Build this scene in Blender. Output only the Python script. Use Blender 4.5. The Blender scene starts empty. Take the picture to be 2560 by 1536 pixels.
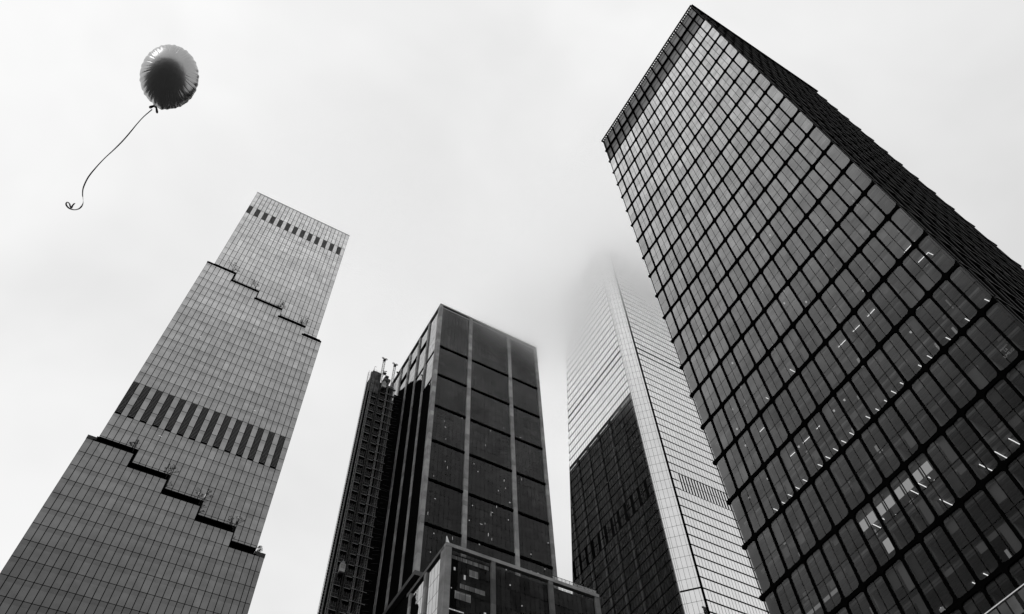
import bpy, math, random
from mathutils import Vector, Matrix, noise

random.seed(7)
sc = bpy.context.scene
col = sc.collection
RAD = math.radians

# ------------------------------------------------------------------ camera
EYE = 1.6
CAMX = Vector((0.847489, -0.524938, -0.078708))
CAMY = Vector((0.40546, 0.735943, -0.542186))      # picture-down
CAMZ = Vector((0.342584, 0.427584, 0.836564))      # into the picture
FPX, CPX, CPY = 1977.1, 1404.3, 807.6
cd = bpy.data.cameras.new("camera")
cam = bpy.data.objects.new("camera", cd)
col.objects.link(cam)
cd.sensor_width = 36.0
cd.lens = 36.0 * FPX / 2560.0
cd.shift_x = -(CPX - 1280.0) / 2560.0
cd.shift_y = (CPY - 768.0) / 2560.0
cd.clip_start = 0.1
cd.clip_end = 20000
m = Matrix.Identity(4)
for r in range(3):
    m[r][0] = CAMX[r]; m[r][1] = -CAMY[r]; m[r][2] = -CAMZ[r]
m[0][3], m[1][3], m[2][3] = 0, 0, EYE
cam.matrix_world = m
sc.camera = cam


def proj(p):
    d = Vector(p) - Vector((0, 0, EYE))
    z = d.dot(CAMZ)
    if z <= 0.1:
        return None
    return (d.dot(CAMX) / z * FPX + CPX, d.dot(CAMY) / z * FPX + CPY)


# ------------------------------------------------------------------ sky, sun, exposure
SUN_EL, SUN_AZ = RAD(32), RAD(250)
w = bpy.data.worlds.new("World")
sc.world = w
w.use_nodes = True
nt = w.node_tree
nt.nodes.clear()
N = nt.nodes.new
out = N("ShaderNodeOutputWorld")
bg = N("ShaderNodeBackground")
sky = N("ShaderNodeTexSky")
sky.sky_type = 'NISHITA'
sky.sun_disc = False
sky.sun_elevation = SUN_EL
sky.sun_rotation = SUN_AZ
bw = N("ShaderNodeRGBToBW")
tc = N("ShaderNodeTexCoord")
nz = N("ShaderNodeTexNoise")
nz.inputs["Scale"].default_value = 2.6
nz.inputs["Detail"].default_value = 4
nz.inputs["Roughness"].default_value = 0.5
nz.inputs["Distortion"].default_value = 0.3
rmp = N("ShaderNodeMapRange")           # overcast deck: soft, slightly mottled
rmp.inputs["From Min"].default_value = 0.3
rmp.inputs["From Max"].default_value = 0.7
rmp.inputs["To Min"].default_value = -1.3
rmp.inputs["To Max"].default_value = 0.7
mx = N("ShaderNodeMix")
mx.inputs[0].default_value = 0.92
nt.links.new(sky.outputs[0], bw.inputs[0])
nt.links.new(tc.outputs["Generated"], nz.inputs["Vector"])
nt.links.new(nz.outputs["Fac"], rmp.inputs["Value"])
nt.links.new(bw.outputs[0], mx.inputs[2])
dt = N("ShaderNodeVectorMath"); dt.operation = 'DOT_PRODUCT'
dt.inputs[1].default_value = (-0.7, 0.0, 0.7)
nt.links.new(tc.outputs["Generated"], dt.inputs[0])
gr = N("ShaderNodeMapRange")             # the overcast is brighter towards the thin cloud overhead on one side
gr.inputs["From Min"].default_value = -0.1
gr.inputs["From Max"].default_value = 0.9
gr.inputs["To Min"].default_value = 8.0
gr.inputs["To Max"].default_value = 9.9
nt.links.new(dt.outputs["Value"], gr.inputs["Value"])
am = N("ShaderNodeMath"); am.operation = 'ADD'
nt.links.new(gr.outputs[0], am.inputs[0]); nt.links.new(rmp.outputs[0], am.inputs[1])
nt.links.new(am.outputs[0], mx.inputs[3])
nt.links.new(mx.outputs[0], bg.inputs[0])
bg.inputs[1].default_value = 0.1
nt.links.new(bg.outputs[0], out.inputs[0])

ld = bpy.data.lights.new("sun", 'SUN')
ld.energy = 0.5
ld.angle = RAD(20)
lo = bpy.data.objects.new("sun", ld)
lo.rotation_euler = (RAD(90) - SUN_EL, 0, RAD(180) - SUN_AZ)
col.objects.link(lo)

sc.view_settings.view_transform = 'Standard'
sc.view_settings.look = 'None'
sc.view_settings.exposure = 0.06
sc.view_settings.gamma = 1
sc.render.engine = 'CYCLES'
cy = sc.cycles
cy.use_denoising = True
cy.max_bounces = 56
cy.diffuse_bounces = 4
cy.glossy_bounces = 6
cy.transparent_max_bounces = 12
cy.volume_bounces = 56
cy.volume_max_steps = 128
cy.caustics_reflective = False
cy.caustics_refractive = False
cy.sample_clamp_indirect = 4


# ------------------------------------------------------------------ materials
def new_mat(name):
    mt = bpy.data.materials.new(name)
    mt.use_nodes = True
    t = mt.node_tree
    t.nodes.clear()
    return mt, t, t.nodes.new, t.links.new


def plain(name, v, rough=0.7, spec=0.3, metal=0.0, mott=0.15, scale=0.6, bump=0.0, island=0.0):
    mt, t, n, l = new_mat(name)
    o = n("ShaderNodeOutputMaterial")
    b = n("ShaderNodeBsdfPrincipled")
    b.inputs["Roughness"].default_value = rough
    b.inputs["Metallic"].default_value = metal
    b.inputs["Specular IOR Level"].default_value = spec
    c = n("ShaderNodeTexCoord")
    z = n("ShaderNodeTexNoise")
    z.inputs["Scale"].default_value = scale
    z.inputs["Detail"].default_value = 6
    g = n("ShaderNodeMapRange")
    g.inputs["From Min"].default_value = 0.25
    g.inputs["From Max"].default_value = 0.75
    g.inputs["To Min"].default_value = v * (1 - mott)
    g.inputs["To Max"].default_value = v * (1 + mott)
    l(c.outputs["Object"], z.inputs["Vector"])
    l(z.outputs["Fac"], g.inputs["Value"])
    val = g.outputs[0]
    if island:
        a = n("ShaderNodeAttribute"); a.attribute_name = "tone"
        r = n("ShaderNodeMapRange")
        r.inputs["To Min"].default_value = 1 - island
        r.inputs["To Max"].default_value = 1 + island
        l(a.outputs["Fac"], r.inputs["Value"])
        k = n("ShaderNodeMath"); k.operation = 'MULTIPLY'
        l(val, k.inputs[0]); l(r.outputs[0], k.inputs[1])
        val = k.outputs[0]
    cc = n("ShaderNodeCombineColor")
    for i in range(3):
        l(val, cc.inputs[i])
    l(cc.outputs[0], b.inputs["Base Color"])
    if bump:
        bp = n("ShaderNodeBump")
        bp.inputs["Strength"].default_value = bump
        bp.inputs["Distance"].default_value = 0.05
        z2 = n("ShaderNodeTexNoise"); z2.inputs["Scale"].default_value = scale * 8
        l(c.outputs["Object"], z2.inputs["Vector"])
        l(z2.outputs["Fac"], bp.inputs["Height"])
        l(bp.outputs[0], b.inputs["Normal"])
    l(b.outputs[0], o.inputs[0])
    return mt


def coated_glass(name, a, b, p, base=0.02, trans=0.0, rough=0.02, var=0.12, wav=0.0, wsc=0.25):
    """facade glass: reflectance a + b * (1 - cos)^p, the rest dark interior or see-through"""
    mt, t, n, l = new_mat(name)
    o = n("ShaderNodeOutputMaterial")
    ge = n("ShaderNodeNewGeometry")
    dp = n("ShaderNodeVectorMath"); dp.operation = 'DOT_PRODUCT'
    l(ge.outputs["Normal"], dp.inputs[0]); l(ge.outputs["Incoming"], dp.inputs[1])
    ab = n("ShaderNodeMath"); ab.operation = 'ABSOLUTE'
    l(dp.outputs["Value"], ab.inputs[0])
    su = n("ShaderNodeMath"); su.operation = 'SUBTRACT'; su.inputs[0].default_value = 1
    l(ab.outputs[0], su.inputs[1])
    pw = n("ShaderNodeMath"); pw.operation = 'POWER'; pw.inputs[1].default_value = p
    l(su.outputs[0], pw.inputs[0])
    ma = n("ShaderNodeMath"); ma.operation = 'MULTIPLY_ADD'
    ma.inputs[1].default_value = b; ma.inputs[2].default_value = a
    l(pw.outputs[0], ma.inputs[0])
    at = n("ShaderNodeAttribute"); at.attribute_name = "tone"
    r = n("ShaderNodeMapRange")
    r.inputs["To Min"].default_value = 1 - var
    r.inputs["To Max"].default_value = 1 + var
    l(at.outputs["Fac"], r.inputs["Value"])
    # soft blotches in the reflectance, fixed to the glass
    tc_ = n("ShaderNodeTexCoord")
    nz_ = n("ShaderNodeTexNoise"); nz_.inputs["Scale"].default_value = 0.35; nz_.inputs["Detail"].default_value = 5
    l(tc_.outputs["Object"], nz_.inputs["Vector"])
    r2 = n("ShaderNodeMapRange")
    r2.inputs["From Min"].default_value = 0.3; r2.inputs["From Max"].default_value = 0.7
    r2.inputs["To Min"].default_value = 1 - var * 0.8; r2.inputs["To Max"].default_value = 1 + var * 0.8
    l(nz_.outputs["Fac"], r2.inputs["Value"])
    m1 = n("ShaderNodeMath"); m1.operation = 'MULTIPLY'
    l(ma.outputs[0], m1.inputs[0]); l(r.outputs[0], m1.inputs[1])
    m2 = n("ShaderNodeMath"); m2.operation = 'MULTIPLY'; m2.use_clamp = True
    l(m1.outputs[0], m2.inputs[0]); l(r2.outputs[0], m2.inputs[1])
    df = n("ShaderNodeBsdfDiffuse")
    mb = n("ShaderNodeMath"); mb.operation = 'MULTIPLY'; mb.inputs[1].default_value = base
    l(r.outputs[0], mb.inputs[0])
    l(mb.outputs[0], df.inputs[0])
    under = df.outputs[0]
    if trans:
        tr = n("ShaderNodeBsdfTransparent"); tr.inputs[0].default_value = (trans, trans, trans, 1)
        ad = n("ShaderNodeAddShader")
        l(df.outputs[0], ad.inputs[0]); l(tr.outputs[0], ad.inputs[1])
        under = ad.outputs[0]
    gl = n("ShaderNodeBsdfGlossy"); gl.inputs["Roughness"].default_value = rough
    gl.inputs[0].default_value = (1, 1, 1, 1)
    if wav:
        bp = n("ShaderNodeBump"); bp.inputs["Strength"].default_value = wav; bp.inputs["Distance"].default_value = 1.0
        nw = n("ShaderNodeTexNoise"); nw.inputs["Scale"].default_value = wsc; nw.inputs["Detail"].default_value = 2
        l(tc_.outputs["Object"], nw.inputs["Vector"]); l(nw.outputs["Fac"], bp.inputs["Height"])
        l(bp.outputs[0], gl.inputs["Normal"])
    mi = n("ShaderNodeMixShader")
    l(m2.outputs[0], mi.inputs[0]); l(under, mi.inputs[1]); l(gl.outputs[0], mi.inputs[2])
    l(mi.outputs[0], o.inputs[0])
    return mt


def emit(name, s):
    mt, t, n, l = new_mat(name)
    o = n("ShaderNodeOutputMaterial"); e = n("ShaderNodeEmission")
    e.inputs[0].default_value = (1, 1, 1, 1); e.inputs[1].default_value = s
    l(e.outputs[0], o.inputs[0])
    return mt


BLACK = plain("black_metal", 0.002, 0.8, 0.0, mott=0.3)
DARKM = plain("dark_metal_frame", 0.012, 0.5, 0.25, mott=0.3, scale=0.3)
CORE = plain("dark_interior", 0.008, 0.9, 0.0)
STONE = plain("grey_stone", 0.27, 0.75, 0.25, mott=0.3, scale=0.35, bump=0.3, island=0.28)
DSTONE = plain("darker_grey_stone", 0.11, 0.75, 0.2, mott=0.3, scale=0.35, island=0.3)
STEEL = plain("galvanised_steel", 0.36, 0.5, 0.4, mott=0.4, scale=1.0)
DSTEEL = plain("weathered_steel", 0.07, 0.6, 0.3, mott=0.5, scale=1.0)
NET_AND_REFL = plain("black_net_and_reflection", 0.005, 0.95, 0.0, mott=0.6, scale=2)  # netting, and the dark reflection painted on the low block's side
TARP = plain("grey_tarpaulin", 0.10, 0.8, 0.1, mott=0.7, scale=0.5)
CEIL = plain("office_ceiling", 0.30, 0.9, 0.0, mott=0.4, scale=0.5, island=0.5)
BLIND = plain("roller_blind", 0.62, 0.9, 0.0, mott=0.1, scale=1.2, island=0.3)
BLIND2 = plain("grey_roller_blind", 0.20, 0.9, 0.0, mott=0.1, island=0.7)
LOUV = plain("louvre_metal", 0.09, 0.5, 0.3, mott=0.2)
CROWNM = plain("crown_panel", 0.085, 0.45, 0.5, mott=0.35, scale=0.8, island=0.3)
LAMP = emit("white_lamp", 1.9)
GLASS_A = coated_glass("silver_glass", 0.0, 1.72, 1.68, 0.02, var=0.20)
GLASS_B = coated_glass("dark_bronze_glass", 0.008, 0.62, 3.5, 0.005, trans=0.5, var=0.22)
GLASS_BS = coated_glass("grey_side_glass", 0.02, 0.98, 3.0, 0.02, var=0.10)
GLASS_C = coated_glass("mirror_glass", 0.72, 0.20, 1.0, 0.02, var=0.05)
GLASS_D = coated_glass("smoky_glass", 0.0, 2.3, 3.55, 0.004, trans=0.45, var=0.20)
GLASS_P = coated_glass("podium_glass", 0.03, 1.1, 2.1, 0.015, var=0.08)
RAILG = coated_glass("rail_glass", 0.05, 0.6, 3.0, 0.03, trans=0.8, var=0.05)
BARK = plain("bark", 0.012, 0.9, 0.1)


# ------------------------------------------------------------------ mesh builder
class MB:
    def __init__(s):
        s.v, s.f, s.t, s.mi = [], [], [], []

    def poly(s, pts, tone=None, mi=0):
        i = len(s.v)
        s.v.extend(tuple(p) for p in pts)
        s.f.append(tuple(range(i, i + len(pts))))
        s.t.append(random.random() if tone is None else tone)
        s.mi.append(mi)

    def box(s, x0, x1, y0, y1, z0, z1, tone=None, mi=0):
        tone = random.random() if tone is None else tone
        p = [(x0, y0, z0), (x1, y0, z0), (x1, y1, z0), (x0, y1, z0), (x0, y0, z1), (x1, y0, z1), (x1, y1, z1), (x0, y1, z1)]
        i = len(s.v)
        s.v.extend(p)
        for q in ((0, 3, 2, 1), (4, 5, 6, 7), (0, 1, 5, 4), (1, 2, 6, 5), (2, 3, 7, 6), (3, 0, 4, 7)):
            s.f.append(tuple(i + k for k in q)); s.t.append(tone); s.mi.append(mi)

    def bar(s, a, b, r, r2=None, n=4, tone=None, mi=0):
        tone = random.random() if tone is None else tone
        r2 = r if r2 is None else r2
        a, b = Vector(a), Vector(b)
        d = (b - a)
        if d.length < 1e-6:
            return
        d.normalize()
        u = d.cross(Vector((0.31, 0.52, 0.79)) if abs(d.z) < 0.9 else Vector((1, 0, 0))).normalized()
        if abs(d.z) > 0.98:
            u = Vector((1, 1, 0)).normalized() if n == 4 else Vector((1, 0, 0))
        w_ = d.cross(u)
        i = len(s.v)
        for c, rr in ((a, r), (b, r2)):
            for k in range(n):
                an = 2 * math.pi * k / n
                s.v.append(tuple(c + (u * math.cos(an) + w_ * math.sin(an)) * rr))
        for k in range(n):
            k2 = (k + 1) % n
            s.f.append((i + k, i + k2, i + n + k2, i + n + k)); s.t.append(tone); s.mi.append(mi)
        s.f.append(tuple(i + k for k in reversed(range(n)))); s.t.append(tone); s.mi.append(mi)
        s.f.append(tuple(i + n + k for k in range(n))); s.t.append(tone); s.mi.append(mi)

    def prism(s, pts, z0, z1, top=None, mi=0):
        """pts counter-clockwise (x,y); top: optional other outline"""
        top = top or pts
        n = len(pts)
        i = len(s.v)
        s.v.extend((p[0], p[1], z0) for p in pts)
        s.v.extend((p[0], p[1], z1) for p in top)
        s.f.append(tuple(i + k for k in reversed(range(n))))
        s.f.append(tuple(i + n + k for k in range(n)))
        for k in range(n):
            k2 = (k + 1) % n
            s.f.append((i + k, i + k2, i + n + k2, i + n + k))
        s.t.extend([0.5] * (n + 2)); s.mi.extend([mi] * (n + 2))

    def build(s, name, mats, parent=None, smooth=False, kind=None, label=None):
        me = bpy.data.meshes.new(name)
        me.from_pydata(s.v, [], s.f)
        for mt in (mats if isinstance(mats, (list, tuple)) else [mats]):
            me.materials.append(mt)
        a = me.attributes.new("tone", 'FLOAT', 'FACE')
        a.data.foreach_set("value", s.t)
        me.polygons.foreach_set("material_index", s.mi)
        if smooth:
            me.polygons.foreach_set("use_smooth", [True] * len(me.polygons))
        me.update()
        o = bpy.data.objects.new(name, me)
        col.objects.link(o)
        if parent is not None:
            o.parent = parent
            o.matrix_parent_inverse = Matrix.Identity(4)
            o.location = -parent.matrix_basis.translation if parent.parent is None else (0, 0, 0)
        if kind:
            o["kind"] = kind
        if label:
            o["label"] = label
        return o


def thing(name, label, cat, loc=(0, 0, 0), group=None):
    o = bpy.data.objects.new(name, None)
    o.empty_display_size = 1
    col.objects.link(o)
    o.location = loc
    o["label"] = label; o["category"] = cat
    if group:
        o["group"] = group
    return o


def part(mb, name, mats, parent, **k):
    return mb.build(name, mats, parent, **k)


def tag(o, label, cat, group=None):
    o["label"] = label; o["category"] = cat
    if group:
        o["group"] = group
    return o


def seen_area(pts):
    q = [proj(p) for p in pts]
    if any(a is None for a in q):
        return 0
    cx = sum(a[0] for a in q) / len(q); cy_ = sum(a[1] for a in q) / len(q)
    if not (0 < cx < 2560 and 0 < cy_ < 1536):
        return 0
    ar = 0
    for i in range(len(q)):
        x0, y0 = q[i]; x1, y1 = q[(i + 1) % len(q)]
        ar += x0 * y1 - x1 * y0
    return abs(ar) / 2


def windows(parent, items, mat, name="window", n=100, key=None):
    """items: list of lists of polygons (points, tone); each item is one window. The n that show largest become parts."""
    sc_ = []
    for k, it in enumerate(items):
        a = sum(seen_area(p) for p, t_ in it[0:1])
        if key and not key(it):
            a = 0
        sc_.append((a, k))
    sc_.sort(reverse=True)
    big = set(k for a, k in sc_[:n] if a > 0)
    rest = MB()
    for k, it in enumerate(items):
        mb = MB() if k in big else rest
        for p, t_ in it:
            mb.poly(p, t_)
        if k in big:
            part(mb, name, mat, parent)
    if rest.f:
        part(rest, name, mat, parent, kind="stuff")


# ------------------------------------------------------------------ ground
g = MB()
g.poly([(-6000, -6000, 0), (6000, -6000, 0), (6000, 6000, 0), (-6000, 6000, 0)], 0.5)
go = g.build("ground", plain("asphalt", 0.05, 0.9, 0.2, scale=0.2))
go["kind"] = "structure"
for nm, x0, x1, y0, y1 in (("pavement", 62, 135, 3, 66), ("pavement", -40, 140, 142, 240)):
    g = MB(); g.box(x0, x1, y0, y1, 0.004, 0.14, 0.5)
    o = g.build(nm, plain("paving", 0.25, 0.85, 0.2, scale=0.8)); o["kind"] = "structure"


# ================================================================== TOWER A : pale stepped tower
A = thing("skyscraper", "tall silvery glass tower with two staircases of dark planted terraces crossing its front", "skyscraper", (3.5, 166, 0))
LOW_X = [-18.8, -9.5, -0.1, 9.3, 18.8, 25.4]
LOW_Z = [153.2, 148.7, 144.2, 139.7, 135.3]
MID_X = [-18.4, -9.2, 0.05, 9.3, 18.6, 25.5]
MID_Z = [247.0, 242.4, 238.0, 233.7, 229.4]
YL, YM, YU, YB = 160.0, 163.0, 166.0, 205.0


def stepped(xs, x_lo, x_hi, zs, z_lo):
    """profile of a wall whose top steps down in x"""
    return xs, zs


def step_top(x, X, Z):
    for i in range(len(Z)):
        if x < X[i + 1]:
            return Z[i]
    return Z[-1]


# bodies (dark cores)
b = MB()
# lower mass, stepped top, one box per step
ex = [-20.3] + LOW_X[1:5] + [27.4]
for i in range(5):
    b.box(ex[i], ex[i + 1], YL + 0.08, YB, 0, LOW_Z[i] - 0.05, 0.5)
part(b, "lower_body", CORE, A)
b = MB()
ex = MID_X[:5] + [25.5]
for i in range(5):
    z0 = LOW_Z[i] + 4.5
    b.box(ex[i], ex[i + 1], YM + 0.08, YB - 1, z0, MID_Z[i] - 0.05, 0.5)
    b.box(ex[i] + (0.5 if i == 0 else 0), ex[i + 1] - (0.5 if i == 4 else 0), YM + 4.5, YB - 1.2, LOW_Z[i] - 0.05, z0, 0.5)
part(b, "middle_body", CORE, A)
b = MB()
ex = [-16.5] + MID_X[1:5] + [24.0]
for i in range(5):
    z0 = MID_Z[i] + 5.6
    b.box(ex[i], ex[i + 1], YU + 0.08, YB - 2, z0, 313.9, 0.5)
    b.box(ex[i] + (0.5 if i == 0 else 0), ex[i + 1] - (0.5 if i == 4 else 0), YU + 4.5, YB - 2.2, MID_Z[i] - 0.05, z0, 0.5)
part(b, "upper_body", CORE, A)

GX, GZ = 0.085, 0.08


def pane_items(cols, rows, zlim, Y, spandrel=1.15, tfun=None, skip=None, gx=GX, gz=GZ):
    items = []
    for (x0, x1) in cols:
        for (z0, z1) in rows:
            lo_, hi_ = zlim(0.5 * (x0 + x1))
            a, c = max(z0, lo_), min(z1, hi_)
            if c - a < 0.3:
                continue
            if skip and skip(0.5 * (x0 + x1), 0.5 * (a + c)):
                continue
            X0, X1, Z0, Z1 = x0 + gx, x1 - gx, a + gz, c - gz
            t = 0.5 + 0.22 * (random.random() - .5)
            if tfun:
                t += tfun(0.5 * (x0 + x1), 0.5 * (a + c))
            if random.random() < 0.07:
                t += 0.35
            it = []
            if Z1 - Z0 > 2.6 and spandrel:
                zs = Z1 - spandrel
                it.append(([(X0, Y, Z0), (X1, Y, Z0), (X1, Y, zs), (X0, Y, zs)], t))
                it.append(([(X0, Y, zs), (X1, Y, zs), (X1, Y, Z1), (X0, Y, Z1)], t - 0.42))
            else:
                it.append(([(X0, Y, Z0), (X1, Y, Z0), (X1, Y, Z1), (X0, Y, Z1)], t))
            items.append(it)
    return items


def bays(x0, x1, n):
    w_ = (x1 - x0) / n
    return [(x0 + i * w_, x0 + (i + 1) * w_) for i in range(n)]


# lower mass glass
rows = [(153.1 - 4.437 * (k + 1), 153.1 - 4.437 * k) for k in range(34)]
cl = [(-20.3, -18.75)] + bays(-18.75, 25.0, 28) + [(25.0, 26.2), (26.2, 27.4)]
tf = lambda x, z: 0.5 * (noise.noise(Vector((x * 0.05, z * 0.09, 3))))
lowitems = pane_items(cl, rows, lambda x: (0.3, 154.0 if x < -18.8 else (136.2 if x > 25.4 else step_top(x, LOW_X, LOW_Z))), YL, 1.2, tf)
# middle mass
rows = [(149.3 - 4.41 * 6 + 4.41 * k, 149.3 - 4.41 * 6 + 4.41 * (k + 1)) for k in range(30)]
cm = bays(-18.4, 25.5, 28)


def louv_mid(x, z):
    return 167.4 < z < 180.4 and int((x + 18.4) / 1.568) % 2 == 0


miditems = pane_items(cm, rows, lambda x: (step_top(x, LOW_X, LOW_Z) + 4.5, step_top(x, MID_X, MID_Z)), YM, 1.2, tf, skip=None)
miditems = [it for it in miditems if not (louv_mid(0.5 * (it[0][0][0][0] + it[0][0][1][0]), it[0][0][0][2] + 1.5))]
ur = [232, 236, 240, 244, 248.4, 252.8, 256.9, 261.1, 265.4, 269.8, 274.3, 278.8, 283.0, 284.6, 288.9, 290.5, 295.0, 301.2, 305.6, 309.9, 314.0]
rows = list(zip(ur[:-1], ur[1:]))
cu = bays(-16.5, 24.0, 26)
upitems = pane_items(cu, rows, lambda x: (step_top(x, MID_X, MID_Z) + 5.6, 314.0), YU, 0, tf)
upitems = [it for it in upitems if not (abs(it[0][0][0][2] - 295) < 0.5 and int((it[0][0][0][0] + 16.5) / 1.5577 + 0.02) % 2 == 0)]
windows(A, lowitems + miditems + upitems, GLASS_A)

# louvre panels
for i in range(0, 28, 2):
    x0, x1 = cm[i]
    lv = MB()
    lv.box(x0 + 0.1, x1 - 0.1, YM + 0.02, YM + 0.06, 167.45, 180.3, 0.2, 1)
    for k in range(26):
        z = 167.6 + k * 0.49
        lv.box(x0 + 0.1, x1 - 0.1, YM - 0.06, YM + 0.01, z, z + 0.17, 0.6, 0)
    part(lv, "louvre_panel", [plain("louvre_slat", 0.13, 0.6) if i == 0 else bpy.data.materials["louvre_slat"], BLACK], A)
for i in range(0, 26, 2):
    x0, x1 = cu[i]
    lv = MB()
    lv.box(x0 + 0.05, x1 - 0.05, YU + 0.02, YU + 0.06, 295.1, 301.1, 0.3, 1)
    for k in range(12):
        z = 295.2 + k * 0.49
        lv.box(x0 + 0.05, x1 - 0.05, YU - 0.06, YU + 0.01, z, z + 0.24, 0.6, 0)
    part(lv, "louvre_panel", [bpy.data.materials["louvre_slat"], BLACK], A)

# terraces: slab, planter edge, dark soffit
for (X, Z, Y0, Y1) in ((LOW_X, LOW_Z, YL, YM), (MID_X, MID_Z, YM, YU)):
    hi = 4.45 if Y0 == YL else 5.65
    for i in range(5):
        x0, x1 = X[i], X[i + 1]
        tb = MB()
        tb.box(x0, x1, Y0 + 0.12, Y1 + 4.4, Z[i] - 0.04, Z[i] + 0.08, 0.3)            # terrace floor
        tr_ = part(tb, "terrace", BLACK, A)
        tb = MB()
        tb.box(x0 + 0.02, x1, Y1 - 0.02, Y1 + 4.4, Z[i] + hi - 0.25, Z[i] + hi - 0.06, 0.3)
        part(tb, "soffit", BLACK, tr_)
        tb = MB()
        tb.box(x0 - (.1 if i == 0 else 0), x1, Y0 - 0.03, Y0 + 0.08, Z[i] - 0.1, Z[i] + (0.3 if Y0 == YL else 0.95), 0.3)
        part(tb, "edge_planter", BLACK, tr_)
        if i < 4:
            rb = MB()     # glass balustrade return at the step
            rb.box(x1 - 0.12, x1 - 0.04, Y0 + 0.1, Y1 - 0.1, Z[i + 1] + 0.1, Z[i] - 0.1, 0.3)
            part(rb, "side_wall", BLACK, tr_)
for (x0, x1, z0, z1) in ((-20.35, -18.25, 153.1, 154.3), (24.9, 27.45, 135.2, 136.5)):
    tb = MB(); tb.box(x0, x1, YL - 0.03, YL + 3, z0, z1, 0.2)
    part(tb, "parapet", DARKM, A)
tb = MB(); tb.box(-16.55, 24.05, YU - 0.06, YU + 0.4, 313.85, 314.25, 0.4)
part(tb, "parapet", LOUV, A)
# a few lit ceiling strips close behind the glass
for (x, z, dx, dz) in ((-3.0, 175.8 + 9, 0.9, -0.05), (1.5, 190, .8, 0), (8, 150, .1, .9), (9.6, 150, .1, .9), (-9, 208, .1, .7), (4, 222, .1, .7), (-6.5, 164.5, .9, .0), (13, 186, .8, 0), (19, 147, .8, 0), (-12, 200, .1, .5)):
    tb = MB(); tb.box(x, x + dx, YM - 0.035, YM - 0.02, z, z + max(dz, 0.09), .5)
    part(tb, "lit_ceiling_strip", emit("dim_lamp", 0.75) if "dim_lamp" not in bpy.data.materials else bpy.data.materials["dim_lamp"], A)


# terrace trees (bare, twiggy)
def twig_tree(name, label, loc, h, seed, dense=1.0):
    rnd = random.Random(seed)
    t = thing(name, label, "tree", loc, "bare little trees on the terraces of the silvery tower")
    tk, cr = MB(), MB()

    def grow(p, d, ln, r, lv):
        q = p + d * ln
        (tk if lv == 0 else cr).bar(tuple(p), tuple(q), r, r * 0.65, 4)
        if lv >= 4:
            for _ in range(5):
                c = q + Vector((rnd.uniform(-.16, .16), rnd.uniform(-.16, .16), rnd.uniform(-.1, .16)))
                s_ = rnd.uniform(.08, .18)
                a = Vector((rnd.uniform(-1, 1), rnd.uniform(-1, 1), rnd.uniform(-1, 1))).normalized() * s_
                b_ = Vector((rnd.uniform(-1, 1), rnd.uniform(-1, 1), rnd.uniform(-1, 1))).normalized() * s_
                cr.poly([tuple(c), tuple(c + a), tuple(c + a + b_), tuple(c + b_)])
            return
        for k in range(3 if lv < 3 else 2):
            nd = (d + Vector((rnd.uniform(-1, 1), rnd.uniform(-1, 1), rnd.uniform(-.35, .75))) * 0.75).normalized()
            grow(q, nd, ln * rnd.uniform(.62, .85), r * 0.62, lv + 1)
    grow(Vector((0, 0, 0)), Vector((0.03, 0, 1)), h * 0.30, 0.13, 0)
    for mb, nm in ((tk, "trunk"), (cr, "crown")):
        o = mb.build(nm, BARK)
        o.parent = t
    return t


where_low = ["on the topmost terrace of the lower staircase", "on the second terrace down of the lower staircase",
             "on the third terrace down of the lower staircase", "on the fourth terrace down of the lower staircase"]
sizes = [4.6, 5.0, 6.2, 5.0]
looks = ["small bare tree", "thin bare tree", "widest bare tree with spreading twigs", "compact bushy bare tree"]
for i in range(4):
    twig_tree("tree", looks[i] + " " + where_low[i], (LOW_X[i + 1] - 0.4, YL + 0.6, LOW_Z[i] + 0.1), sizes[i], 11 + i)
twig_tree("tree", "sprig of bare twigs at the bottom terrace corner of the lower staircase", (25.6, YL + 0.6, LOW_Z[4] + 0.1), 3.4, 19)
where_up = ["topmost terrace of the upper staircase", "second terrace down of the upper staircase",
            "third terrace down of the upper staircase", "fourth terrace down of the upper staircase"]
for i in range(4):
    twig_tree("tree", ["fan-shaped tiny bare tree", "tiny rounded bare tree", "tiny ragged bare tree", "tiny wispy bare tree"][i] + " on the " + where_up[i],
              (MID_X[i + 1] - 0.8, YM + 0.5, MID_Z[i] + 0.1), [6.6, 5.4, 5.2, 5.8][i], 31 + i)


# ================================================================== TOWER B : dark tower with stone piers
B = thing("office_tower", "dark glass tower with pale stone piers, its roof edge fading into cloud", "skyscraper", (97, 200, 0))
ZB, ZT = 158.9, 308.0
b = MB()
b.box(73.5, 121.5, 175.65, 253.2, ZB - 2.39, ZT - 0.05, 0.5)
b.box(73.4, 121.6, 175.6, 254.2, 0, ZB - 2.4, 0.5)
part(b, "body", CORE, B)
# piers
FRONT_P = [(72.4, 73.7), (87.1, 88.7), (106.8, 108.3), (121.3, 122.6)]


def pier(x0, x1, y0, y1, z0, z1, mat, parent):
    p = MB()
    z = z0
    while z < z1 - 0.1:
        h = min(random.choice([2.2, 3.4, 4.9, 3.0]), z1 - z)
        p.box(x0, x1, y0, y1, z, z + h - 0.04, None)
        z += h
    return part(p, "stone_pier", mat, parent)


for i, (x0, x1) in enumerate(FRONT_P):
    pier(x0, x1, 174.6, 175.6 if 0 < i < 3 else 176.2, ZB, ZT, STONE, B)
LEFT_P = [(176.21, 176.95), (185.3, 186.7), (194.9, 196.4), (205.0, 206.4), (214.8, 216.2), (224.6, 226.0), (234.0, 235.4), (243.4, 244.8), (252.6, 254.0)]
for i, (y0, y1) in enumerate(LEFT_P):
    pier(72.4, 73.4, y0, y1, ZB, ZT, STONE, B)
    pier(121.6, 122.6, y0, y1, ZB, ZT, DSTONE, B)
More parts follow.
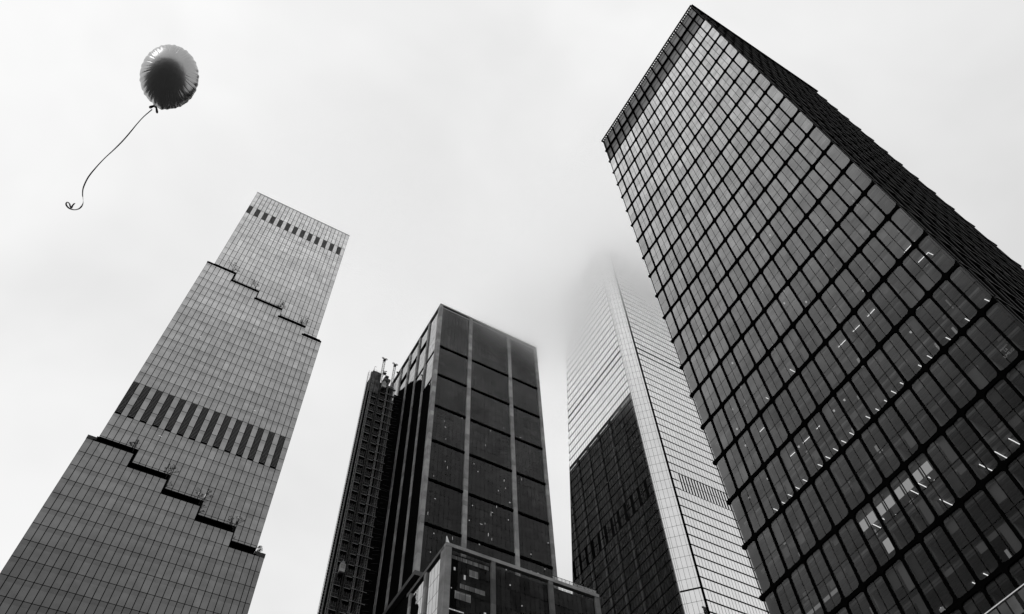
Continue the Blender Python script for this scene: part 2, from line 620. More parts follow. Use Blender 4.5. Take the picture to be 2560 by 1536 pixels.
# roof coping
for (x0, x1, y0, y1) in ((72.3, 122.7, 174.5, 175.5), (72.3, 73.3, 175.51, 254.0), (121.7, 122.7, 175.51, 254.0), (73.31, 121.69, 253.0, 254.0)):
    c = MB(); c.box(x0, x1, y0, y1, ZT, ZT + 0.9, 0.5)
    part(c, "coping", STONE, B)
# base cornice
c = MB(); c.box(71.9, 123.1, 174.1, 254.5, ZB - 1.6, ZB - 0.02, 0.3)
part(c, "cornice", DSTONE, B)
# dark spandrel bands between piers
BANDS = [158.7, 178.3, 197.9, 217.6, 237.2, 256.8, 276.4]
for z in BANDS:
    for i in range(3):
        s_ = MB(); s_.box(FRONT_P[i][1] + 0.01, FRONT_P[i + 1][0] - 0.01, 174.85, 175.3, z - 0.05, z + 0.85, 0.3)
        part(s_, "spandrel_band", BLACK, B)
FR_BAYS = [(73.7, 87.1, 8), (88.7, 106.8, 11), (108.3, 121.3, 8)]
items = []
for (x0, x1, n_) in FR_BAYS:
    for zi in range(len(BANDS)):
        z0 = BANDS[zi] + 0.85
        z1 = BANDS[zi + 1] - 0.05 if zi + 1 < len(BANDS) else 307.6
        nr = 4 if zi + 1 < len(BANDS) else 6
        hh = (z1 - z0) / nr
        for (a, c_) in bays(x0 + 0.1, x1 - 0.1, n_):
            for r_ in range(nr):
                Z0, Z1 = z0 + r_ * hh + 0.07, z0 + (r_ + 1) * hh - 0.07
                t = 0.5 + 0.5 * noise.noise(Vector((a * 0.12, Z0 * 0.06, 1))) + random.uniform(-.22, .22)
                if zi == 6 and r_ >= 4:
                    t += 0.15  # paler reflection below the roof is put into the pane tone
                items.append([([(a + 0.055, 175.2, Z0), (c_ - 0.055, 175.2, Z0), (c_ - 0.055, 175.2, Z1), (a + 0.055, 175.2, Z1)], t)])
windows(B, items, GLASS_B)
# left face (seen at a glancing angle) and right face
LB = [(176.95, 185.3), (186.7, 194.9), (196.4, 205.0), (206.4, 214.8), (216.2, 224.6), (226.0, 234.0), (235.4, 243.4), (244.8, 252.6)]
netz = [(253.4, 257.5), (266.5, 274.0), (277.5, 284.0), (285, 290), (288, 292), (290, 292), (290, 292), (290, 292)]
li, ri = [], []
for i, (y0, y1) in enumerate(LB):
    for (a, c_) in bays(y0 + 0.1, y1 - 0.1, 5):
        z = 160.0
        while z < 306:
            z1 = z + 4.9 if z + 4.9 < 307.4 else 307.4
            dark = (i in (1, 2, 3) and 291.2 < 0.5 * (z + z1) < 297)
            if not dark and z > netz[i][0] - 12:
                li.append([([(72.85, c_ - .05, z + .06), (72.85, a + .05, z + .06), (72.85, a + .05, z1 - .06), (72.85, c_ - .05, z1 - .06)], random.uniform(.3, .7))])
            ri.append([([(122.1, a + .05, z + .06), (122.1, c_ - .05, z + .06), (122.1, c_ - .05, z1 - .06), (122.1, a + .05, z1 - .06)], random.uniform(.3, .7))])
            z = z1
windows(B, li, GLASS_BS, name="side_window")
rm = MB()
for it in ri:
    for p, t_ in it:
        rm.poly(p, t_)
part(rm, "east_window", coated_glass("dark_side_glass", 0.01, .30, 4, .01, var=.4), B, kind="stuff")
for z in (275.6, 256.0):
    for i in range(3):
        s_ = MB(); s_.box(72.6, 72.95, LB[i][0] + .05, LB[i][1] - .05, z, z + 0.55, 0.3)
        part(s_, "spandrel_band", BLACK, B)
for i in (1, 2, 3):
    s_ = MB(); s_.box(73.0, 74.3, LB[i][0], LB[i][1], 290.9, 297.2, 0.3)
    part(s_, "dark_recess", BLACK, B)
# ragged black netting over the unfinished lower bays
for i, (y0, y1) in enumerate(LB):
    nb = MB()
    n_ = 26
    prev = None
    for k in range(n_ + 1):
        y = y0 + (y1 - y0) * k / n_
        zt = netz[i][0] + (netz[i][1] - netz[i][0]) * k / n_ + random.uniform(-.9, 1.1)
        if prev:
            yy, zz = prev
            nb.poly([(72.74, y, ZB), (72.74, yy, ZB), (72.74, yy, zz), (72.74, y, zt)], 0.3)
            nb.poly([(72.80, yy, ZB), (72.80, y, ZB), (72.80, y, zt), (72.80, yy, zz)], 0.3)
            nb.poly([(72.74, yy, zz), (72.80, yy, zz), (72.80, y, zt), (72.74, y, zt)], 0.3)
        prev = (y, zt)
    part(nb, "dark_sheet", NET_AND_REFL, B)
# lit ceiling spots inside the front
rl = random.Random(5)
for k in range(54):
    bay = rl.choice([0, 0, 1, 1, 1, 2])
    x = rl.uniform(FR_BAYS[bay][0] + .6, FR_BAYS[bay][1] - .6)
    z = 160 + (rl.random() ** 1.5) * 84
    lb = MB()
    if rl.random() < 0.3:
        lb.box(x, x + 0.10, 175.42, 175.52, z, z + rl.uniform(.5, 1.3))
    elif rl.random() < 0.3:
        lb.box(x, x + rl.uniform(.5, 1.0), 175.42, 175.52, z, z + 0.12)
    else:
        lb.box(x, x + 0.26, 175.42, 175.52, z, z + rl.uniform(.25, .45))
    part(lb, "ceiling_light", emit("office_light", 0.6) if k == 0 else bpy.data.materials["office_light"], B)

# ================================================================== LOW BLOCK in front of B
P = thing("stone_framed_block", "lower dark glass block framed in grey stone, standing at the foot of the pier-fronted tower", "building", (99, 170, 0))
PX0, PX1, PY, PZ = 70.2, 119.3, 150.0, 148.4
b = MB()
b.box(PX0 + 1.6, PX1 - 0.6, PY + 1.6, 174.0, 0, PZ - 0.5, 0.5)
part(b, "body", CORE, P)
PF = [(70.2, 71.9), (84.0, 85.2), (102.2, 103.6), (117.8, 119.3)]
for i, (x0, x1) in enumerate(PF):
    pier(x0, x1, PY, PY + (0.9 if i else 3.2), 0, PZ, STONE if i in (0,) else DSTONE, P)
for (y0, y1) in ((161.7, 163.1), (171.4, 172.6)):
    pier(PX0, PX0 + 1.0, y0, y1, 0, PZ, STONE, P)
c = MB(); c.box(PX0 - 0.05, PX1 + 0.05, PY - 0.05, PY + 1.2, PZ, PZ + 1.1, 0.5)
part(c, "coping", STONE, P)
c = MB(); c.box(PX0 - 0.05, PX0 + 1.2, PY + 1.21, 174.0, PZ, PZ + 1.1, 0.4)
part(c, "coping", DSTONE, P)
c = MB()
c.poly([(PX0 + .1, PY + .1, PZ + 1.1), (PX0 + 1.0, PY + .1, PZ + 1.1), (PX0 + .1, PY + 0.1, PZ + 3.4)], .8)
c.poly([(PX0 + .1, PY + .5, PZ + 1.1), (PX0 + .1, PY + 0.5, PZ + 3.4), (PX0 + 1.0, PY + .5, PZ + 1.1)], .8)
c.poly([(PX0 + 1.0, PY + .1, PZ + 1.1), (PX0 + 1.0, PY + .5, PZ + 1.1), (PX0 + .1, PY + .5, PZ + 3.4), (PX0 + .1, PY + .1, PZ + 3.4)], .8)
c.poly([(PX0 + .1, PY + .5, PZ + 1.1), (PX0 + .1, PY + .1, PZ + 1.1), (PX0 + .1, PY + .1, PZ + 3.4), (PX0 + .1, PY + .5, PZ + 3.4)], .8)
part(c, "corner_fin", plain("pale_metal", 0.8, 0.6, mott=0.05), P)
items = []
for (x0, x1, n_) in ((71.9, 84.0, 8), (85.2, 102.2, 11), (103.6, 117.8, 9)):
    for (a, c_) in bays(x0 + .35, x1 - .1, n_):
        for r_ in range(9):
            z0 = PZ - 0.6 - (r_ + 1) * 6.4
            tt = random.uniform(.2, .8)
            items.append([([(a + .06, PY + .6, z0 + .1), (c_ - .06, PY + .6, z0 + .1), (c_ - .06, PY + .6, z0 + 6.3), (a + .06, PY + .6, z0 + 6.3)], tt)])
windows(P, items, coated_glass('black_front_glass', 0.004, .22, 3, .004, trans=.5, var=.5))
items = []
for bi, (y0, y1, n_) in enumerate(((153.3, 161.7, 4), (163.1, 171.4, 4))):
    for (a, c_) in bays(y0 + .1, y1 - .1, n_):
        for r_ in range(12):
            z0 = PZ - 1.0 - (r_ + 1) * 5.2
            items.append([([(PX0 + .5, c_ - .07, z0 + .08), (PX0 + .5, a + .07, z0 + .08), (PX0 + .5, a + .07, z0 + 5.12), (PX0 + .5, c_ - .07, z0 + 5.12)], random.uniform(.2, .8))])
windows(P, items, GLASS_P, name="side_window")
# ragged black sheet painting the dark reflection in the second side bay
nb = MB()
pr = None
for k in range(41):
    f_ = k / 40
    z = 96 + 50.5 * f_
    yb = 166.6 - 2.2 * math.sin(f_ * 9) * (1 - f_) + random.uniform(-.5, .5) + (2.2 if f_ > .9 else 0)
    if pr:
        nb.poly([(PX0 + .42, 171.4, pr[0]), (PX0 + .42, pr[1], pr[0]), (PX0 + .42, yb, z), (PX0 + .42, 171.4, z)], .3)
        nb.poly([(PX0 + .46, pr[1], pr[0]), (PX0 + .46, 171.4, pr[0]), (PX0 + .46, 171.4, z), (PX0 + .46, yb, z)], .3)
    pr = (z, yb)
part(nb, "dark_sheet", NET_AND_REFL, P)
# a few lit rooms and blinds behind the first bay
for (x, z, wx, hz, s_) in ((73.2, 142.0, .45, .9, 1), (76.2, 140.0, .5, 1.4, 1), (82.2, 131.0, .6, .8, 1), (79.0, 127.5, .3, .3, 1), (74.8, 128.0, .3, .3, 1),
                           (81.8, 122.0, .3, .3, 1), (72.6, 136.0, .25, .25, 1), (90.0, 143.0, .3, .3, 1), (93.5, 137.5, .3, .3, 1), (99, 130, .25, .4, 1), (88, 127, .3, .3, 1)):
    lb = MB(); lb.box(x, x + wx, PY + .9, PY + 1.0, z, z + hz)
    part(lb, "ceiling_light", bpy.data.materials["office_light"], P)
lb = MB(); lb.box(72.2, 76.5, PY + .9, PY + 1.0, 129.6, 129.85)
part(lb, "ceiling_light", bpy.data.materials["office_light"], P)
for (x0, x1, z0, z1) in ((73.6, 78.3, 133.2, 135.6), (75.0, 82.5, 136.8, 138.2), (77.6, 80.4, 141.4, 143.6), (72.3, 83.6, 145.4, 146.6), (81.0, 83.2, 125.0, 128.2)):
    lb = MB()
    for (a, c_) in bays(x0, x1, max(1, int((x1 - x0) / 1.45))):
        lb.box(a + .08, c_ - .08, PY + .8, PY + .84, z0, z1)
    part(lb, "blind", plain("blind_dim", 0.45, 0.9, 0, island=.4) if "blind_dim" not in bpy.data.materials else bpy.data.materials["blind_dim"], P)
# roof railing at the far right end
rl_ = MB()
zr0, zr1 = PZ + 1.1, PZ + 2.7
for k in range(13):
    x = 103.2 + k * 1.3
    rl_.bar((x, PY + .5, zr0), (x, PY + .5, zr1), 0.05)
rl_.bar((104, PY + .5, zr1), (118.9, PY + .5, zr1), 0.06)
ro = part(rl_, "roof_railing", BLACK, P)
rp = MB(); rp.box(104, 118.9, PY + .48, PY + .52, zr0, zr1 - .1, .5)
part(rp, "glass_panel", RAILG, ro)

# ================================================================== CONSTRUCTION HOIST beside B
HX0, HX1, HY = 55.0, 68.0, 205.0
Hh = thing("construction_hoist", "tall lattice construction hoist with stacked steel landings beside the stone-pier tower", "construction hoist", (61.5, 207, 0))
b = MB()
b.box(56.4, 67.8, HY + 2.2, HY + 5.0, 0, 281, 0.3)
b.box(56.6, 60.2, HY + 1.0, HY + 2.2, 0, 279, 0.3)
part(b, "dark_backing", NET_AND_REFL, Hh)
nb = MB()
nb.box(68.0, 72.3, HY + 1.2, HY + 1.35, 0, 275.5, 0.3)
tb_ = nb
for k in range(64):
    z = 150 + k * 2.0 + random.uniform(-.6, .6)
    tb_.bar((68.1 + random.uniform(0, 1.5), HY + 1.1, z), (70.2 + random.uniform(0, 2), HY + 1.1, z + random.uniform(-.2, 1.0)), 0.045, mi=1)
part(tb_, "dark_sheet", [NET_AND_REFL, DSTEEL], Hh)


def lattice(mb, x, y, w_, z0, z1, r=0.06, pitch=1.5, zig=True, rungs=True):
    for dx in (0, w_):
        for dy in (0, w_):
            mb.bar((x + dx, y + dy, z0), (x + dx, y + dy, z1), r)
    n_ = int((z1 - z0) / pitch)
    for k in range(n_):
        z = z0 + k * pitch
        if rungs:
            mb.bar((x, y, z), (x + w_, y, z), r * .7)
            mb.bar((x, y, z), (x, y + w_, z), r * .7)
        if zig:
            mb.bar((x, y, z), (x + w_, y, z + pitch), r * .6) if k % 2 else mb.bar((x + w_, y, z), (x, y, z + pitch), r * .6)


# left edge ladder tower
lt = MB()
lattice(lt, 55.0, HY, 0.95, 0, 283, 0.07, 1.15, zig=False)
part(lt, "ladder_tower", STEEL, Hh)
# masts with sheave heads
for mi_, (mx_, top) in enumerate(((60.35, 296.5), (65.5, 295.8))):
    mm = MB(); lattice(mm, mx_, HY - .3, 0.8, 0, top - 2.2, 0.075, 1.5)
    mo = part(mm, "mast", DSTEEL, Hh)
    hd = MB()
    zt = top - 2.2
    hd.box(mx_ - .15, mx_ + .95, HY - .45, HY + .65, zt, zt + .35)
    for s_ in (-1, 1):
        cx_ = mx_ + .4 + s_ * .75
        hd.bar((mx_ + .4, HY + .1, zt + .3), (cx_, HY + .1, zt + 1.3), .13)
        for q in range(10):
            a0, a1 = 2 * math.pi * q / 10, 2 * math.pi * (q + 1) / 10
            hd.bar((cx_ + .5 * math.cos(a0), HY + .1, zt + 1.5 + .5 * math.sin(a0)), (cx_ + .5 * math.cos(a1), HY + .1, zt + 1.5 + .5 * math.sin(a1)), .14)
    hd.bar((mx_ - .3, HY + .1, zt + 1.3), (mx_ + 1.1, HY + .1, zt + 1.3), .16)
    part(hd, "sheave_head", DSTEEL, mo)
mm = MB(); lattice(mm, 57.0, HY - .2, 0.6, 0, 279, 0.05, 1.5, zig=True)
part(mm, "mast", STEEL, Hh)
mm = MB(); lattice(mm, 64.0, HY - .15, 0.5, 0, 281, 0.045, 1.5, zig=True)
part(mm, "mast", STEEL, Hh)
mm = MB(); lattice(mm, 66.9, HY + .1, 0.7, 0, 282, 0.05, 1.1, zig=False)
part(mm, "mast", STEEL, Hh)


# landings: two columns, one level each 4.6 m; a master copied
def make_landing(wd, name):
    d = MB()
    d.box(0, wd, 0.02, 1.2, -0.12, 0.0, mi=1)
    d.box(0, wd, -0.05, 0.0, -0.06, 0.12)
    for q in range(3):
        xx = wd * (0.18 + .32 * q)
        d.bar((xx, 0.05, 0.1), (xx, 0.05, 3.2), .035)
    d.bar((wd * .18, .05, 1.5), (wd * .82, .05, 1.5), .03)
    d.bar((wd * .34, .05, .1), (wd * .34, .05, 2.9), .022)
    d.bar((wd * .66, .05, .1), (wd * .66, .05, 2.9), .022)
    d.bar((wd * .0, .1, .0), (wd * .12, .1, 4.4), .025)
    return d


lm = {}
for k in range(61):
    z = 2.2 + k * 4.58
    for ci, (x, wd) in enumerate(((57.7, 2.6), (61.4, 2.6))):
        if z > (277 if ci == 0 else 281):
            continue
        if ci not in lm:
            o = part(make_landing(wd, ""), "landing", [STEEL, BLACK], Hh)
            o.location = Vector((x, HY + 0.6, z)) - Hh.location
            lm[ci] = o
        else:
            o = lm[ci].copy(); col.objects.link(o); o.parent = Hh
            o.location = Vector((x + random.uniform(-.06, .06), HY + 0.6, z + random.uniform(-.1, .1))) - Hh.location
# clutter: brackets at right end of the landings (lower levels are pale)
for k in range(14, 61):
    z = 2.2 + k * 4.58
    ck = MB()
    ck.box(63.6, 68.0 + (1.0 if k < 42 else 0.2), HY - .1, HY + .0, z - .06, z + .10)
    ck.box(63.6, 68.0, HY + .01, HY + .9, z - .12, z + .04, mi=1)
    for q in range(3):
        ck.bar((64.9 + q * .8, HY + .2, z), (65.6 + q * .8, HY + .2, z + 1.5 + q * .5), .035)
    ck.bar((63.7, HY + .1, z), (64.6, HY + .1, z + 2.4 + random.uniform(-1, 1)), .05)
    part(ck, "bracket", [STEEL, BLACK], Hh)
# tarpaulin wrapped round the head, gantry bits on top
tp = MB()
nx = 14
for k in range(nx):
    x0, x1 = 56.0 + k * .33, 56.0 + (k + 1) * .33
    y0, y1 = HY + .1 + .18 * math.sin(k * 1.7), HY + .1 + .18 * math.sin((k + 1) * 1.7)
    z0_, z1_ = 283.2 + 1.3 * min(1, k / 6), 283.2 + 1.3 * min(1, (k + 1) / 6)
    tp.poly([(x0, y0, 270 + random.uniform(-.5, .5)), (x1, y1, 270), (x1, y1, z1_), (x0, y0, z0_)])
part(tp, "tarpaulin", TARP, Hh)
tg = MB()
tg.box(56.8, 60.2, HY + .5, HY + 3, 283.6, 285.0)
tg.box(62.2, 65.2, HY + .5, HY + 3, 281.8, 283.4)
tg.box(62.7, 64.2, HY + .5, HY + 2, 284.2, 285.2)
for q in range(6):
    tg.bar((56.8 + q * .65, HY + .5, 284.8), (56.8 + q * .65, HY + .5, 286.2), .05)
tg.bar((57.2, HY + .5, 285), (57.2, HY + .5, 288.0), .08)
tg.bar((57.2, HY + .5, 288.0), (58.0, HY + .5, 288.1), .08)
tg.bar((61.6, HY + .5, 284), (62.6, HY + .5, 288.2), .10)
tg.bar((61.2, HY + .5, 287.2), (62.9, HY + .5, 287.9), .16)
tg.box(61.4, 62.8, HY + .3, HY + 1.4, 286.0, 286.6)
tg.bar((67.4, HY + .5, 281), (67.7, HY + .5, 286), .05)
for q in range(8):
    a0, a1 = 2 * math.pi * q / 8, 2 * math.pi * (q + 1) / 8
    tg.bar((67.7 + .35 * math.cos(a0), HY + .5, 290.4 + .35 * math.sin(a0)), (67.7 + .35 * math.cos(a1), HY + .5, 290.4 + .35 * math.sin(a1)), .22)
tg.bar((67.7, HY + .5, 286), (67.7, HY + .5, 290.4), .04)
part(tg, "top_gantry", DSTEEL, Hh)


def hoist_car(label, x, z, tail):
    t = thing("hoist_car", label, "hoist car", (x, HY - 1.7, z), "hoist cars riding the construction hoist")
    c_ = MB()
    c_.box(0, 1.7, 0, 1.3, 0, 0.25)
    c_.box(0, 1.7, 0, 1.3, 3.0, 3.15)
    c_.box(0, 0.12, 0, 1.3, .25, 3.0); c_.box(1.58, 1.7, 0, 1.3, .25, 3.0)
    c_.box(0.12, 1.58, 1.18, 1.3, .25, 3.0)
    c_.box(.125, 1.575, 0.02, 0.10, .25, 1.2)
    o = c_.build("cabin", plain("car_panel", 0.55, .6, mott=.2, scale=2)); o.parent = t
    g_ = MB()
    for a in (.16, .88):
        for zz in (1.25, 2.1):
            g_.box(a, a + .66, 0.04, 0.08, zz, zz + .78)
    o2 = g_.build("window", plain("car_glass", 0.35, .3, mott=.3, scale=3)); o2.parent = t
    r = MB(); r.box(.5, 1.3, .2, 1.1, 3.15, 4.2); r.bar((.9, .6, 4.2), (.9, .6, 5.2), .1)
    o3 = r.build("motor_housing", plain("motor", 0.35, .6) if "motor" not in bpy.data.materials else bpy.data.materials["motor"]); o3.parent = t
    u = MB(); u.box(.0, 1.7, 0.01, 1.29, -0.5, -0.01)
    for q in range(5):
        u.bar((-.2, .1 + q * .1, -1 - q * tail * .16), (-1.4, .1 + q * .1, -2.5 - q * tail * .2), .05)
    o4 = u.build("underframe", DSTEEL); o4.parent = t
    return t


hoist_car("pale hoist car with two stacked windows near the top of the lattice hoist", 61.3, 274.0, 1)
hoist_car("pale hoist car with a trailing frame low on the lattice hoist", 58.4, 175.5, 2)

# ================================================================== TOWER C : mirror glass tower in the cloud
Cc = thing("mirror_tower", "bright mirror-glass tower with a pale chamfered corner, its top lost in the cloud", "skyscraper", (180, 175, 0))
CZ = 388.0


def yedge(z):
    return 203.9 - 0.1228 * (z - 204)


b = MB()
b.prism([(150.12, 148.4), (154.9, 143.62), (212, 143.62), (212, yedge(0)), (150.12, yedge(0))], 0, CZ,
        top=[(150.12, 148.4), (154.9, 143.62), (212, 143.62), (212, yedge(CZ)), (150.12, yedge(CZ))])
part(b, "body", CORE, Cc)
FZ = 4.4
items = []
for k in range(int(CZ / FZ)):
    z0 = 1.3 + k * FZ
    z1 = z0 + FZ
    gap = 0.44
    if 283.5 < z0 < 296:
        gap = 0.8
    ye = yedge(z1)
    n_ = int((ye - 148.35) / 1.5)
    for (a, c_) in bays(148.35, 148.35 + n_ * 1.5, n_) + ([(148.35 + n_ * 1.5, ye)] if ye - 148.35 - n_ * 1.5 > .4 else []):
        if 203 < z0 + 1 < 212 and (int(a / 0.75)) % 3 == 0 and a > 150:
            continue
        items.append([([(150.0, c_ - .085, z0 + gap), (150.0, a + .085, z0 + gap), (150.0, a + .085, z1 - gap * .5), (150.0, c_ - .085, z1 - gap * .5)], random.uniform(.3, .7))])
    for (a, c_) in bays(155.5, 211.9, 40):
        lv_ = 203.5 < z0 + 1 < 212.4 and a > 157.6
        if lv_:
            items.append([([(a + .02, 143.3, z0 + .12), (a + .72, 143.3, z0 + .12), (a + .72, 143.3, z1 - .12), (a + .02, 143.3, z1 - .12)], random.uniform(.3, .7))])
            continue
        items.append([([(a + .085, 143.3, z0 + gap), (c_ - .085, 143.3, z0 + gap), (c_ - .085, 143.3, z1 - gap * .5), (a + .085, 143.3, z1 - gap * .5)],
                      random.uniform(.3, .7) if random.random() > .12 else .95)])
windows(Cc, items, GLASS_C)
# pale chamfer strip
pp, qq = Vector((150.0, 148.3, 0)), Vector((154.75, 143.55, 0))
cuts = [0.0, 0.10, 0.20, 0.43, 0.66, 0.89, 1.0]
items = []
for k in range(int(CZ / FZ)):
    z0 = 1.3 + k * FZ - 0.1
    z1 = z0 + FZ
    if abs(z0 - 159.5) < 2.2:
        z0 += 0.55
    for i in range(6):
        a = pp.lerp(qq, cuts[i]); c_ = pp.lerp(qq, cuts[i + 1])
        d = (c_ - a).normalized() * .045
        a = a + d; c_ = c_ - d
        items.append([([(a.x, a.y, z0 + .06), (c_.x, c_.y, z0 + .06), (c_.x, c_.y, z1 - .06), (a.x, a.y, z1 - .06)], random.uniform(.35, .6))])
windows(Cc, items, coated_glass("corner_glass", 0.58, 0.2, 1.0, 0.02, var=0.05), name="corner_panel")
b = MB(); b.box(154.95, 155.3, 143.2, 143.55, 0, 292, .2)
part(b, "corner_groove", BLACK, Cc)
b = MB(); b.box(149.93, 150.1, 148.2, 148.42, 0, CZ, .6)
part(b, "corner_trim", plain("trim_metal", 0.35, .5), Cc)

# ================================================================== TOWER D : black-framed tower, right
D = thing("black_framed_tower", "near black-framed tower with a rounded-corner window grid and a dark shingled side", "skyscraper", (97, 34, 0))
DX, DXB, DY0, DY1 = 72.3, 121.5, 10.7, 57.0
PIT = 8.57
ZN = [66.8 + PIT * k for k in range(-7, 21)]        # node levels; ZN[25] = 221, ZN[27] = 238.2
YN = [DY0] + [12.85 + 3.0 * k for k in range(15)] + [DY1]
DEP = 0.20
HV, HH_, RC = 0.15, 0.27, 0.5
fm = MB()


def ring(ox, oy, oz, ux, uz, n_in, w0, w1, h0, h1, l, r_, t, bt, rc, depth, mb):
    """one framed opening in plane (origin o, u horizontal dir, z up, n_in inward normal); outer rect w0..w1 x h0..h1, opening inset l,r,bottom,top, corner radius rc"""
    iw0, iw1, ih0, ih1 = w0 + l, w1 - r_, h0 + bt, h1 - t
    rc = min(rc, (iw1 - iw0) * .3)
    inner, outer = [], []
    for (cx_, cz_, a0, oxr, ozr) in ((iw1 - rc, ih1 - rc, 0, w1, h1), (iw0 + rc, ih1 - rc, 90, w0, h1), (iw0 + rc, ih0 + rc, 180, w0, h0), (iw1 - rc, ih0 + rc, 270, w1, h0)):
        seg = 4
        for k in range(seg + 1):
            an = RAD(a0 + 90 * k / seg)
            inner.append((cx_ + rc * math.cos(an), cz_ + rc * math.sin(an)))
            if k == 0:
                outer.append((w1, cz_) if a0 == 0 else (cx_, h1) if a0 == 90 else (w0, cz_) if a0 == 180 else (cx_, h0))
            elif k == seg:
                outer.append((cx_, h1) if a0 == 0 else (w0, cz_) if a0 == 90 else (cx_, h0) if a0 == 180 else (w1, cz_))
            else:
                outer.append((oxr, ozr))
    P3 = lambda p, d: (ox + ux[0] * p[0] + n_in[0] * d, oy + ux[1] * p[0] + n_in[1] * d, p[1])
    n_ = len(inner)
    i = len(mb.v)
    for p in inner: mb.v.append(P3(p, 0))
    for p in outer: mb.v.append(P3(p, 0))
    for p in inner: mb.v.append(P3(p, depth))
    tn = random.random()
    for k in range(n_):
        k2 = (k + 1) % n_
        if outer[k] == outer[k2]:
            mb.f.append((i + k, i + k2, i + n_ + k))
        else:
            mb.f.append((i + k, i + k2, i + n_ + k2, i + n_ + k))
        mb.t.append(tn); mb.mi.append(0)
        mb.f.append((i + k, i + 2 * n_ + k, i + 2 * n_ + k2, i + k2))
        mb.t.append(tn); mb.mi.append(0)


ditems = []
for zi in range(25):
    z0, z1 = ZN[zi], ZN[zi + 1]
    for yi in range(len(YN) - 1):
        y0, y1 = YN[yi], YN[yi + 1]
        l = HV if yi else 0.02
        r_ = HV if yi < len(YN) - 2 else 0.02
        ring(DX, 0, 0, (0, 1), None, (1, 0), y0, y1, z0, z1, l, r_, HH_, HH_, RC, DEP, fm)
for zi in (25, 26):
    z0, z1 = ZN[zi], ZN[zi + 1]
    for yi in range(len(YN) - 1):
        ring(DX, 0, 0, (0, 1), None, (1, 0), YN[yi], YN[yi + 1], z0, z1, .14, .14, .22, .22, .2, 0.5, fm)
part(fm, "front_frame", BLACK, D)
# horizontal beam ends that stick out past the far corner + thin ledges
be = MB()
for zi in range(len(ZN)):
    z = ZN[zi]
    be.box(DX - .05, DX + .55, DY1, DY1 + 0.45, z - .28, z + .28)
part(be, "beam_ends", BLACK, D)
# windows: glass with four panes
for zi in range(25):
    z0, z1 = ZN[zi], ZN[zi + 1]
    for yi in range(len(YN) - 1):
        y0, y1 = YN[yi] + (HV * .6 if yi else 0.03), YN[yi + 1] - (HV * .6 if yi < len(YN) - 2 else 0.03)
        zm = 0.5 * (z0 + z1); ym = 0.5 * (y0 + y1)
        xx = DX + DEP - .03
        it = []
        bt = .5 + random.uniform(-.25, .25)
        half = (y1 - y0) < 2.4
        ysp = [(y0, y1)] if half else [(y0, ym - .045), (ym + .045, y1)]
        for (ya, yb) in ysp:
            for (za, zb) in ((z0 + .1, zm - .045), (zm + .045, z1 - .1)):
                it.append(([(xx, yb, za), (xx, ya, za), (xx, ya, zb), (xx, yb, zb)], bt + random.uniform(-.25, .25)))
        ditems.append(it)
windows(D, ditems, GLASS_D)
# mullions behind the panes
mu = MB()
for zi in range(25):
    zm = 0.5 * (ZN[zi] + ZN[zi + 1])
    mu.box(DX + DEP, DX + DEP + .1, DY0 + .05, DY1 - .05, zm - .06, zm + .06, .3)
for yi in range(1, len(YN) - 2):
    ym = 0.5 * (YN[yi] + YN[yi + 1])
    mu.box(DX + DEP + .005, DX + DEP + .1, ym - .06, ym + .06, 8, ZN[25], .3)
for yi in range(1, len(YN) - 1):
    mu.box(DX + DEP + .01, DX + DEP + .35, YN[yi] - .12, YN[yi] + .12, 8, ZN[25], .3)
part(mu, "mullions", BLACK, D)
# interior: core, ceilings with beams, partitions
b = MB(); b.box(DX + 9, DXB - .9, DY0 + .9, DY1 - .6, 0, ZN[27] - 1, .4)
b.box(DX + .9, DX + 9, DY0 + .6, DY1 - .5, ZN[25] + .3, ZN[27] - 1, .4)
part(b, "core", CORE, D)
cg = MB()
for k in range(-14, 37):
    z = 66.8 + PIT / 2 * k
    rnd_t = random.random()
    cg.box(DX + DEP + .85, DX + 9, DY0 + .5, DY1 - .5, z - .36, z - .02, rnd_t)
    for q in range(5):                                # ceiling baffles parallel to the glass
        x = DX + 1.1 + q * 1.45
        cg.box(x, x + .5, DY0 + .5, DY1 - .5, z - .62, z - .37, random.random() * .3)
    for yi in range(1, len(YN) - 1):
        if random.random() < .30:
            cg.box(DX + 1.2, DX + random.uniform(2.5, 7), YN[yi] - .06, YN[yi] + .06, z - PIT / 2, z - .4, random.random())
part(cg, "ceilings", CEIL, D)
b = MB(); b.box(DX + DEP + .12, DX + 9.2, DY1 - .3, DY1 - .1, 0, ZN[27] - 1, .4)
part(b, "end_wall", DARKM, D)
# low-level blinds and boards close behind the glass
bl = MB()
rb = random.Random(3)
for zi in range(0, 25):
    for h_ in (0, 1):
        z1 = ZN[zi] + PIT / 2 * (h_ + 1) - .4
        for yi in range(1, len(YN) - 2):
            for hf in (0, 1):
                u_ = rb.random()
                y0 = YN[yi] + hf * 1.5
                if u_ < .38:
                    bl.box(DX + .62, DX + .66, y0 + .15, y0 + 1.35, z1 - rb.choice([.6, 1.0, 1.5, 2.3, 3.4]), z1, rb.random())
                elif u_ < .47:
                    hh = rb.uniform(.4, 1.1)
                    bl.box(DX + .9, DX + 1.4, y0 + .3, y0 + .3 + rb.uniform(.3, .9), z1 - 3.8, z1 - 3.8 + hh, rb.random())
part(bl, "roller_blinds", BLIND2, D, kind="stuff")
LITP = emit("lit_room_panel", 0.52)  # room light is put into the emission of these panels
LITP2 = emit("dim_room_panel", 0.24)
for i in range(8):
    y0 = 28.3 + i * 1.5
    bb = MB(); bb.box(DX + .56, DX + .6, y0 + .10, y0 + 1.36, 64.1, 65.5)
    part(bb, "lit_room_panel", LITP, D, label="pale glowing panel in the lit lower row")
bb = MB(); bb.box(DX + .56, DX + .6, 37.3, 38.2, 59.6, 61.3)
part(bb, "lit_room_panel", LITP, D)
